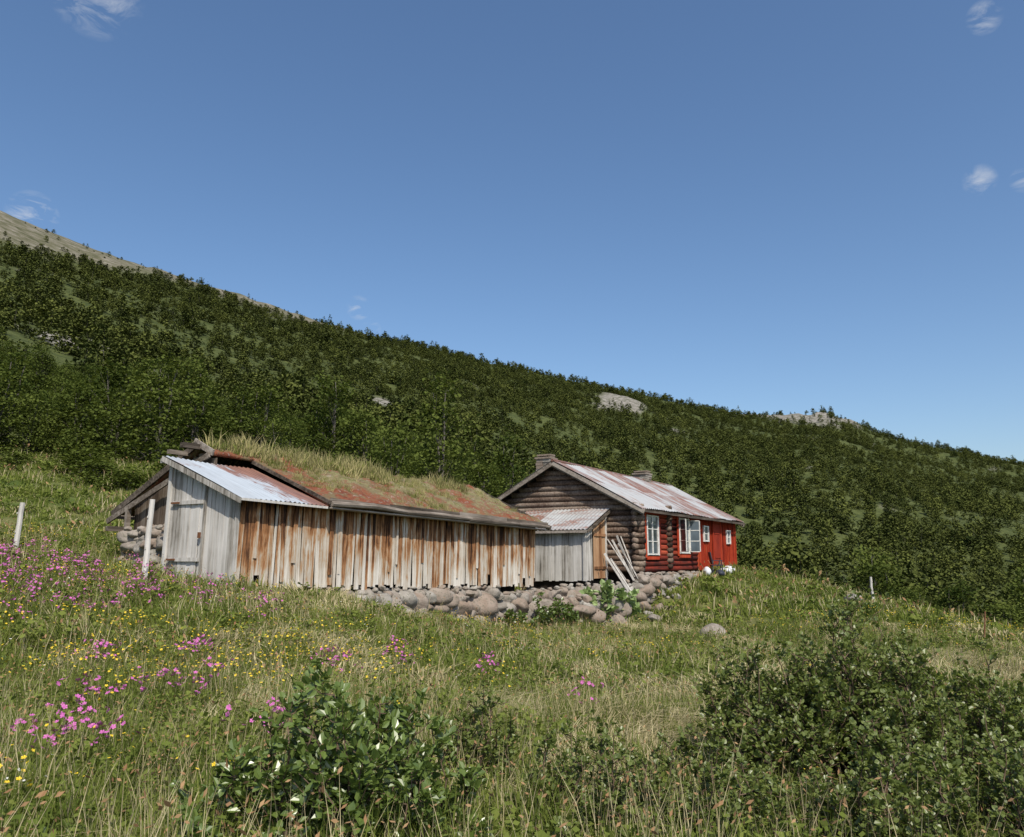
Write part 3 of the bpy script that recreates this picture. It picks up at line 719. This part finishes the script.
def sodslab(mb,s0,s1,t0,t1,zf,th=.15,res=.10):
    ns=max(2,int((s1-s0)/res)); ntt=max(2,int((t1-t0)/res))
    S,T=np.meshgrid(np.linspace(s0,s1,ns+1),np.linspace(t0,t1,ntt+1),indexing='ij')
    e=.25+.75*sstep(2.2,4.2,S)
    top=zf(T)+th*(.4+.6*e)+e*(.18*fbm(S*1.3,T*1.3,91,4)+.20*fbm(S*5,T*5,92,3))-.05*np.sin(np.clip((S-2)/10,0,1)*3.14)
    bot=zf(T)-.0
    V=np.concatenate([np.stack([S,T,top],-1).reshape(-1,3),np.stack([S,T,bot],-1).reshape(-1,3)])
    o=(ns+1)*(ntt+1); I=lambda a,b:a*(ntt+1)+b; F=[]
    for a in range(ns):
        for b in range(ntt): F.append((I(a,b),I(a+1,b),I(a+1,b+1),I(a,b+1))); F.append((o+I(a,b),o+I(a,b+1),o+I(a+1,b+1),o+I(a+1,b)))
    for a in range(ns):
        F.append((o+I(a,0),o+I(a+1,0),I(a+1,0),I(a,0))); F.append((I(a,ntt),I(a+1,ntt),o+I(a+1,ntt),o+I(a,ntt)))
    for b in range(ntt):
        F.append((I(0,b),I(0,b+1),o+I(0,b+1),o+I(0,b))); F.append((o+I(ns,b),o+I(ns,b+1),I(ns,b+1),I(ns,b)))
    mb.add(V,F,0,.5)
zfr=lambda T:ZE+SL*T+.02
zbk=lambda T:ZE+SL*RT-SB*(T-RT)+.02
mb=MB(); sodslab(mb,2.22,12.3,-.28,RT,zfr); sodslab(mb,1.05,2.22,2.3,RT,zfr); sodslab(mb,1.05,12.3,RT,5.8,zbk)
mb.build('sod_roof',[M['sod']],smooth=True,parent=barn)
mb=MB()
s=2.25
while s<12.4:
    L=random.uniform(2.2,3.6); e=min(12.45,s+L)
    mb.tube([(s,-.34,ZE-.06+random.gauss(0,.01)),((s+e)/2,-.36,ZE-.05+random.gauss(0,.02)),(e,-.34,ZE-.06+random.gauss(0,.01))],[.062,.07,.055],8); s+=L-.12
s=2.25
while s<12.3:
    e=min(12.4,s+random.uniform(1.5,3.2)); mb.beam((s,-.30,ZE+.035+random.gauss(0,.012)),(e,-.30,ZE+.035+random.gauss(0,.012)),.025,.10+random.uniform(0,.03)); s=e+.004
mb.beam((2.25,-.20,ZE-.14),(12.3,-.20,ZE-.14),.3,.03)
mb.beam((1.0,RT+.02,ZE+SL*RT+.12),(1.0,5.95,zroof(5.95)+.12),.04,.15); mb.beam((.93,RT-.5,ZE+SL*(RT-.5)+.03),(.93,6.0,zroof(6.0)-.04),.05,.13)
mb.beam((1.0,2.25,zroof(2.25)+.10),(1.0,RT+.15,zroof(RT)+.18),.04,.14)
mb.beam((2.21,-.35,ZE-.03),(2.21,2.35,zroof(2.35)+.0),.03,.08)
mb.beam((12.42,-.4,ZE-.1),(12.42,RT,zroof(RT)+.12),.04,.16); mb.beam((12.42,RT,zroof(RT)+.12),(12.42,5.9,zroof(5.9)+.05),.04,.16)
mb.beam((.55,RT,zroof(RT)+.02),(2.6,RT-.1,zroof(RT)+.02),.14,.12); mb.beam((.5,RT+.4,zroof(RT)-.12),(1.8,RT+.4,zroof(RT)-.1),.1,.1)
mb.beam((1.0,5.3,.75),(.5,5.3,.75),.12,.12); mb.beam((1.0,5.88,zroof(5.88)+.05),(12.3,5.88,zroof(5.88)+.05),.05,.16)
mb.beam((.95,5.2,-.2),(.95,5.2,1.3),.10,.10,up=(1,0,0)); mb.beam((.95,3.1,-.3),(.95,3.1,2.3),.08,.08,up=(1,0,0))
mb.build('roof_edge_timbers',[M['log_grey']],parent=barn)
c_sod=bpy.data.collections.new('sod_grass_kinds')
rm=[M['grass_green'],M['grass_roof']]
for k in range(3):
    mb=MB(); blades(mb,30,.14,.06,[.20,.32,.12][k],.006,.7,[1,1,0][k]); 
    if k<2: blades(mb,9,.14,.06,.2,.006,.7,0)
    mb.build('sod_tuft_%d'%k,rm,coll=c_sod)
ns_=2600
S=rng.uniform(1.1,12.25,ns_); T=rng.uniform(-.2,5.6,ns_)
d=1.9*fbm(S/.8,T/.8,95,3)+.30*sstep(1.4,2.5,T)-.20*sstep(1.8,.2,T)-.20*sstep(4.5,2.4,S)*sstep(2.4,1.,T)+.02
ok=(d>.0+rng.normal(0,.07,ns_))&~((S<2.4)&(T<2.45))
S=S[ok];T=T[ok];m=len(S)
zt=np.where(T<RT,zfr(T),zbk(T))+.09
tall=np.where((T>1.9)&(fbm(S/.7,T*0,97,2)>-.04),1.75,.75)
o=instancer('roof_grass',np.c_[S,T,zt],np.repeat((tall*rng.uniform(.5,1.25,m))[:,None],3,1),np.c_[rng.normal(0,.2,m),rng.normal(0,.2,m),rng.uniform(0,6.28,m)],np.where(rng.random(m)<.2,2,rng.integers(0,2,m)),c_sod,True)
o.parent=barn

# ------------------------------------------------------------------ cabin
cab=empty('red_log_cabin',(4.64,30,0),(0,0,ANG))
LC_=12.5; WC=6.6; RC=3.3; ZB=-.46; Z0=2.04; SC=.53
def zc(t): return Z0+SC*t if t<RC else Z0+SC*(WC-t)
nlog=12; lh=(Z0-ZB)/nlog
W1=(.66,1.8,.22,1.62); W2=(4.2,5.4,.3,1.66)
def hlog(mb,p,q,r,mat=0):
    p=np.array(p,float);q=np.array(q,float); L=np.linalg.norm(q-p)
    if L<.08: return
    k=max(2,int(L/1.2)+1); pts=[p+(q-p)*i/(k-1)+np.array([0,random.gauss(0,.006),random.gauss(0,.006)]) for i in range(k)]
    mb.tube(pts,[r*random.uniform(.93,1.04) for _ in pts],10,mat)
mbR=MB(); mbB=MB()
for i in range(nlog):
    z=ZB+lh*(i+.5); r=lh*.56
    segs=[(.12,6.6)]
    for w in (W1,W2):
        ns2=[]
        for (a_,b_) in segs:
            if z>w[2]-.02 and z<w[3]+.02 and a_<w[0] and b_>w[1]: ns2+=[(a_,w[0]),(w[1],b_)]
            else: ns2.append((a_,b_))
        segs=ns2
    for (a_,b_) in segs: hlog(mbR,(a_,0,z),(b_,0,z),r)
    hlog(mbB,(-.24-random.uniform(0,.06),0,z),(.12,0,z),r*.98)
    hlog(mbB,(2.95,-.24-random.uniform(0,.05),z+lh*.5),(2.95,.1,z+lh*.5),r*.95)
i=0; z=ZB
while z<Z0+SC*RC-.1:
    r=lh*.56; zz=z+lh*.5
    t0=max(0,(zz+.1-Z0)/SC); 
    if zz<Z0: hlog(mbB,(0,-.26-random.uniform(0,.06),zz+lh*.0+.002),(0,WC+.25,zz),r)
    else: hlog(mbB,(0,t0,zz),(0,WC-t0,zz),r)
    z+=lh
mbR.build('red_log_wall',[M['log_red']],smooth=True,parent=cab)
o=mbB.build('gable_log_wall',[M['log_brown']],smooth=True,parent=cab)
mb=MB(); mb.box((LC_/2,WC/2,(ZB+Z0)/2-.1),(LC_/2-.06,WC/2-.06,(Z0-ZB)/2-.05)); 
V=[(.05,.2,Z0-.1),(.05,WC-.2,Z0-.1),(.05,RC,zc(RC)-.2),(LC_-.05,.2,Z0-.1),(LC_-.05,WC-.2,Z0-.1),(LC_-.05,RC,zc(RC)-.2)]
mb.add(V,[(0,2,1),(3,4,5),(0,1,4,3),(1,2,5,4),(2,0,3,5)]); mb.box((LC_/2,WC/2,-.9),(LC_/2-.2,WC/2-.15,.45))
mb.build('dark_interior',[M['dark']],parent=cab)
mb=MB(); wall_s(mb,6.62,LC_,-.05,lambda s:ZB,lambda s:Z0-.06,.15,0,.0,.0)
wall_t(mb,0,WC,LC_,lambda t:ZB,lambda t:zc(t)-.05,.15); wall_s(mb,0,LC_,WC,lambda s:ZB,lambda s:Z0-.05,.15)
for s in np.arange(6.7,LC_,.16):
    if not (8.7<s<10.1): mb.box((s,-.082,(ZB+Z0)/2),(.02,.012,(Z0-ZB)/2-.05))
mb.box((6.62,-.08,(ZB+Z0)/2),(.06,.03,(Z0-ZB)/2-.04)); mb.box((LC_,-.08,(ZB+Z0)/2),(.06,.03,(Z0-ZB)/2-.04))
for w in (W1,W2):
    for x in (w[0]-.14,w[1]+.14): mb.box((x,-.135,(w[2]+w[3])/2),(.075,.02,(w[3]-w[2])/2+.15))
    mb.box(((w[0]+w[1])/2,-.137,w[3]+.17),((w[1]-w[0])/2+.06,.02,.06)); mb.box(((w[0]+w[1])/2,-.137,w[2]-.16),((w[1]-w[0])/2+.06,.02,.06))
mb.build('red_board_wall',[M['red_board']],parent=cab)
def window(name,s0,s1,z0,z1,t=-.13,mull=1,bars=2,openp=False,fm='white'):
    mb=MB(); w=.055
    mb.box(((s0+s1)/2,t+.02,(z0+z1)/2),((s1-s0)/2,.008,(z1-z0)/2),mat=1)
    mb.box((s0,t,(z0+z1)/2),(w/2+.02,.035,(z1-z0)/2+.06)); mb.box((s1,t,(z0+z1)/2),(w/2+.02,.035,(z1-z0)/2+.06))
    mb.box(((s0+s1)/2,t+.002,z1+.03),((s1-s0)/2-.055,.035,w/2)); mb.box(((s0+s1)/2,t+.002,z0-.02),((s1-s0)/2-.055,.045,w/2))
    for k in range(mull): x=s0+(s1-s0)*(k+1)/(mull+1); mb.box((x,t+.004,(z0+z1)/2),(.03,.022,(z1-z0)/2-.02))
    for k in range(bars):
        z=z0+(z1-z0)*(k+1)/(bars+1)
        for q in range(mull+1):
            a=s0+(s1-s0)*q/(mull+1); b=s0+(s1-s0)*(q+1)/(mull+1); mb.box(((a+b)/2,t+.006,z),((b-a)/2-.034,.016,.014))
    if openp:
        for (x,sg) in ((s0,-1),(s1,1)):
            L=.42
            def pc(u,z): 
                an=math.radians(125 if sg<0 else 75); return np.array([x,t-.04,z])+np.array([math.cos(an)*L*u,-math.sin(an)*L*u,0])
            for u in (0.04,1.): mb.beam(pc(u,z0+.03),pc(u,z1-.03),.035,.035,up=(1,0,0))
            for z in (z0+.03,z0+(z1-z0)*.35,z0+(z1-z0)*.68,z1-.03): mb.beam(pc(.1,z),pc(.95,z),.025,.03)
            mb.beam(pc(.06,(z0+z1)/2),pc(.98,(z0+z1)/2),.006,(z1-z0)-.06,mat=1)
    mb.build(name,[M[fm],M['glass']],parent=cab)
window('window_front',*W1[:2],W1[2],W1[3]); window('window_open',*W2[:2],W2[2],W2[3],openp=True)
window('window_small',7.5,8.1,.85,1.45,t=-.115,mull=0,bars=1); window('window_small_end',11.0,11.5,.8,1.35,t=-.115,mull=0,bars=1)
mb=MB(); mb.box((9.4,-.10,.62),(.55,.02,1.06),mat=0)
for s in (8.82,9.98): mb.box((s,-.115,.65),(.05,.03,1.12),mat=0)
mb.box((9.4,-.115,1.74),(.53,.03,.05),mat=0); mb.box((9.4,-.13,1.2),(.4,.01,.03)); mb.box((9.4,-.13,.1),(.4,.01,.03)); mb.box((9.4,-.5,-.5),(.8,.4,.06),mat=1)
mb.build('front_door',[M['red_board'],M['stone']],parent=cab)
def rz(t): return zc(t)+.06
for nm,pts in (('metal_roof_front',[(-.45+3.75*k/6,rz(-.45+3.75*k/6)) for k in range(7)]),('metal_roof_back',[(3.3+3.75*k/6,Z0+SC*(WC-(3.3+3.75*k/6))+.06) for k in range(7)])):
    mb=MB(); corrugated(mb,-.48,12.95,pts,wl=.19,amp=.018,step=6,panel=.95,sag=.014); mb.build(nm,[M['metal']],smooth=True,parent=cab)
mb=MB()
for e in (-.44,12.9):
    mb.beam((e,-.5,rz(-.5)-.11),(e,RC,rz(RC)-.11),.035,.15); mb.beam((e,RC,rz(RC)-.112),(e,7.05,rz(7.05)-.11),.034,.15)
    mb.beam((e+(.07 if e<0 else -.07),-.45,rz(-.45)-.2),(e+(.07 if e<0 else -.07),RC,rz(RC)-.2),.03,.12)
mb.beam((-.45,-.44,rz(-.44)-.09),(12.9,-.44,rz(-.44)-.09),.03,.10)
for s in np.arange(0,12.8,.8): mb.beam((s,-.4,rz(-.4)-.12),(s,.3,rz(.3)-.12),.08,.08)
mb.beam((-.4,0,Z0-.02),(12.8,0,Z0-.02),.16,.14)
for t in (0.,RC,WC): mb.beam((-.42,t,zc(t)-.1),(.1,t,zc(t)-.1),.16,.16)
mb.build('roof_edge_boards',[M['log_grey']],parent=cab)
mb=MB(); mb.tube([(-.48,RC,rz(RC)+.01),(12.95,RC,rz(RC)+.01)],.06,8,0); mb.build('ridge_cap',[M['metal']],parent=cab)
def chimney(name,s,t,zt,w):
    mb=MB(); z=zc(t)-.3
    while z<zt:
        h=random.uniform(.10,.16)
        for a in (-1,1):
            for b in (-1,1):
                mb.box((s+a*w*.25+random.gauss(0,.01),t+b*w*.25+random.gauss(0,.01),z+h/2),(w*.25-.006+random.uniform(0,.01),w*.25-.006+random.uniform(0,.01),h/2-.006))
        z+=h
    mb.box((s,t,z+.03),(w*.58,w*.55,.035)); mb.box((s,t,z+.16),(w*.35,w*.5,.03))
    for a in (-1,1): mb.box((s,t+a*w*.4,z+.1),(w*.3,.05,.05))
    mb.build(name,[M['stone']],parent=cab)
chimney('stone_chimney',.5,4.1,3.95,.62); chimney('stone_chimney_rear',9.3,3.5,4.1,.7)
mb=MB(); wall_t(mb,1.24,4.4,-1.9,lambda t:-.75,lambda t:1.10,.14); wall_s(mb,-1.9,-1.25,1.24,lambda s:-.75,lambda s:1.12+.42*(s+1.9),.14); wall_s(mb,-1.88,0,4.4,lambda s:-.7,lambda s:1.12+.42*(s+1.9),.14)
mb.box((-1.92,1.22,.18),(.05,.05,.93)); mb.box((-.12,1.22,.5),(.05,.04,1.35))
mb.build('annex_boards',[M['wood_grey']],parent=cab)
mb=MB(); wall_s(mb,-1.22,-.2,1.22,lambda s:-.68,lambda s:1.15+.42*(s+1.9),.17,0,0,0); mb.box((-.7,1.19,.9),(.5,.015,.05)); mb.box((-.7,1.19,-.3),(.5,.015,.05))
mb.build('annex_door',[M['door_wood']],parent=cab)
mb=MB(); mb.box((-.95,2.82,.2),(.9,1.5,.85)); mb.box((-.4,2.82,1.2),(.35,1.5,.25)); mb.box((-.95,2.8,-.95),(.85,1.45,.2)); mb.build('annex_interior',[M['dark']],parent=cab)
mb=MB(); wl=.16; nt_=int(3.7/wl*6); T=np.linspace(1.0,4.65,nt_+1); V=[];F=[];R=[]
SS=[-2.15,-1.4,-.7,0.]
for s in SS: V.append(np.c_[np.full(nt_+1,s),T,1.17+.42*(s+1.9)+.016*np.sin(2*math.pi*T/wl)])
for k in range(3):
    for q in range(nt_): F.append((k*(nt_+1)+q,(k+1)*(nt_+1)+q,(k+1)*(nt_+1)+q+1,k*(nt_+1)+q+1)); R.append(float(_h(np.array(float(int((T[q]-1)/.8))),np.array(2.),4)))
mb.add(np.concatenate(V),F,0,R); mb.build('annex_metal_roof',[M['metal']],smooth=True,parent=cab)
mb=MB(); mb.beam((-2.14,.99,.97),(0,.99,1.87),.03,.10); mb.beam((-2.13,1.0,.99),(-2.13,4.6,.99),.03,.09); mb.build('annex_fascia',[M['log_grey']],parent=cab)

lp=empty('leaning_planks',(*CW(-.6,.2),0),(0,0,ANG)); mb=MB()
for k in range(8):
    x=-.6+k*.13
    p0=np.array([x+random.gauss(0,.15),-.35-random.uniform(0,.45),-1.25]); p1=np.array([x+random.gauss(.05,.14),.35+random.uniform(0,.4),.15+random.uniform(-.3,.75)])
    if k%2: mb.tube([p0,(p0+p1)/2,p1],[.03,.028,.022],6)
    else: mb.beam(p0,p1,.02,.07,up=(0,1,.3))
mb.build('planks',[M['wood_grey']],parent=lp)
ch=empty('garden_chair',(*CW(6.6,-.9),Hs(*CW(6.6,-.9))+.1),(0,0,ANG+.5)); mb=MB()
mb.box((0,0,.42),(.24,.23,.02)); mb.box((0,.24,.72),(.24,.02,.26),rot('X',-.2))
for a in(-.2,.2):
    for b in(-.2,.2): mb.box((a,b,.2),(.02,.02,.21))
    mb.box((a*1.15,0,.62),(.02,.22,.015)); mb.box((a*1.15,-.18,.52),(.018,.018,.1))
mb.build('chair_frame',[M['plastic_dark']],parent=ch)
def sack(name,x,y,r,m_):
    mb=MB(); stone_geo(mb,(0,0,0),r,3,soft=True); o=mb.build(name,[M[m_]],smooth=True); o.location=(x,y,Hs(x,y)+r[2]*.7+.12)
x,y=CW(7.2,-1.1); sack('white_sack',x,y,(.38,.2,.16),'plastic_white')
x,y=CW(8.4,-.9); sack('white_sack',x,y,(.30,.22,.15),'plastic_white')
x,y=CW(5.6,-.8); sack('white_sack',x,y,(.18,.16,.20),'plastic_white')
x,y=CW(6.1,-1.2); sack('dark_blanket',x,y,(.35,.2,.16),'plastic_dark')

def post(name,x,y,h,r,m_='wood_grey',lean=(0,0)):
    mb=MB(); k=5; mb.tube([(lean[0]*h*q/k+random.gauss(0,.006),lean[1]*h*q/k,-.3*(q==0)+h*q/k) for q in range(k+1)],[r*(1.08-.16*q/k) for q in range(k+1)],8)
    if m_=='wood_grey': mb.box((0,-r,h*.8),(.01,.01,.02)); mb.box((0,-r,h*.45),(.01,.01,.02))
    o=mb.build(name,[M[m_]],smooth=False); o.location=(x,y,Hs(x,y))
post('fence_post',-7.1,15.75,1.72,.055,lean=(.02,0)); post('fence_post',-11.65,19.0,1.25,.06,lean=(.05,0)); post('fence_post',14.1,32,.95,.05,lean=(-.03,0))
post('iron_stake',12.9,22.6,.95,.02,'rustiron',(.12,0)); post('fence_post',18.5,45,1.0,.05)

# ------------------------------------------------------------------ world / sun / camera
w=bpy.data.worlds.new('World'); sc.world=w; w.use_nodes=True; nt=w.node_tree; nt.nodes.clear()
out=nt.nodes.new('ShaderNodeOutputWorld'); bg=nt.nodes.new('ShaderNodeBackground'); sky=nt.nodes.new('ShaderNodeTexSky')
sky.sky_type='NISHITA'; sky.sun_disc=False
SUN=Vector((.30,-.88,1.15)).normalized()
sky.sun_elevation=math.asin(SUN.z); sky.sun_rotation=math.atan2(SUN.x,SUN.y); sky.altitude=300; sky.air_density=1.; sky.dust_density=2.0; sky.ozone_density=2.2
hs=nt.nodes.new('ShaderNodeHueSaturation'); hs.inputs['Saturation'].default_value=1.12; nt.links.new(sky.outputs[0],hs.inputs['Color'])
nt.links.new(hs.outputs[0],bg.inputs[0]); bg.inputs[1].default_value=.15
tc=nt.nodes.new('ShaderNodeTexCoord'); nz=nt.nodes.new('ShaderNodeTexNoise'); nz.inputs['Scale'].default_value=26; nz.inputs['Detail'].default_value=8; nz.inputs['Roughness'].default_value=.62; nz.inputs['Distortion'].default_value=.6
nrm=nt.nodes.new('ShaderNodeVectorMath'); nrm.operation='NORMALIZE'; nt.links.new(tc.outputs['Generated'],nrm.inputs[0])
mp=nt.nodes.new('ShaderNodeMapping'); mp.inputs['Scale'].default_value=(1,1,2.4); nt.links.new(nrm.outputs[0],mp.inputs[0]); nt.links.new(mp.outputs[0],nz.inputs['Vector'])
acc=None
for (dx,dy,dz,ra,amp) in [(-.521,.895,.700,2.6,.5),(-.60,.941,.424,1.5,.9),(-.192,.961,.31,.9,.6),(-.175,.962,.283,.7,.5),(.591,.898,.668,1.0,.5),(.585,.933,.467,1.0,.5),(.640,.933,.468,.8,.5)]:
    v=Vector((dx,dy,dz)).normalized()
    dn=nt.nodes.new('ShaderNodeVectorMath'); dn.operation='DOT_PRODUCT'; nt.links.new(nrm.outputs[0],dn.inputs[0]); dn.inputs[1].default_value=v
    mr=nt.nodes.new('ShaderNodeMapRange'); mr.inputs[1].default_value=math.cos(math.radians(ra)); mr.inputs[2].default_value=1; mr.inputs[3].default_value=0; mr.inputs[4].default_value=amp
    nt.links.new(dn.outputs['Value'],mr.inputs[0])
    if acc is None: acc=mr.outputs[0]
    else:
        ad=nt.nodes.new('ShaderNodeMath'); ad.operation='ADD'; nt.links.new(acc,ad.inputs[0]); nt.links.new(mr.outputs[0],ad.inputs[1]); acc=ad.outputs[0]
n2=nt.nodes.new('ShaderNodeMapRange'); n2.inputs[1].default_value=.46; n2.inputs[2].default_value=.75; n2.inputs[3].default_value=0; n2.inputs[4].default_value=1.5; nt.links.new(nz.outputs['Fac'],n2.inputs[0])
mu=nt.nodes.new('ShaderNodeMath'); mu.operation='MULTIPLY'; mu.use_clamp=True; nt.links.new(acc,mu.inputs[0]); nt.links.new(n2.outputs[0],mu.inputs[1])
bg2=nt.nodes.new('ShaderNodeBackground'); bg2.inputs[0].default_value=(.80,.84,.90,1); bg2.inputs[1].default_value=.85
mx=nt.nodes.new('ShaderNodeMixShader'); nt.links.new(mu.outputs[0],mx.inputs[0]); nt.links.new(bg.outputs[0],mx.inputs[1]); nt.links.new(bg2.outputs[0],mx.inputs[2]); nt.links.new(mx.outputs[0],out.inputs[0])

sl=bpy.data.lights.new('sun','SUN'); sl.energy=5.0; sl.angle=math.radians(.5); sl.color=(1,.93,.81)
so=bpy.data.objects.new('sun',sl); so.rotation_euler=SUN.to_track_quat('Z','Y').to_euler(); so.location=(0,-20,40); col.objects.link(so)
cd=bpy.data.cameras.new('camera'); cd.sensor_fit='HORIZONTAL'; cd.sensor_width=36; cd.lens=28.125; cd.clip_start=.05; cd.clip_end=6000
co=bpy.data.objects.new('camera',cd); co.location=(0,0,0); co.rotation_euler=(math.radians(100),0,0); col.objects.link(co); sc.camera=co
sc.view_settings.view_transform='Standard'; sc.view_settings.look='None'; sc.view_settings.exposure=0
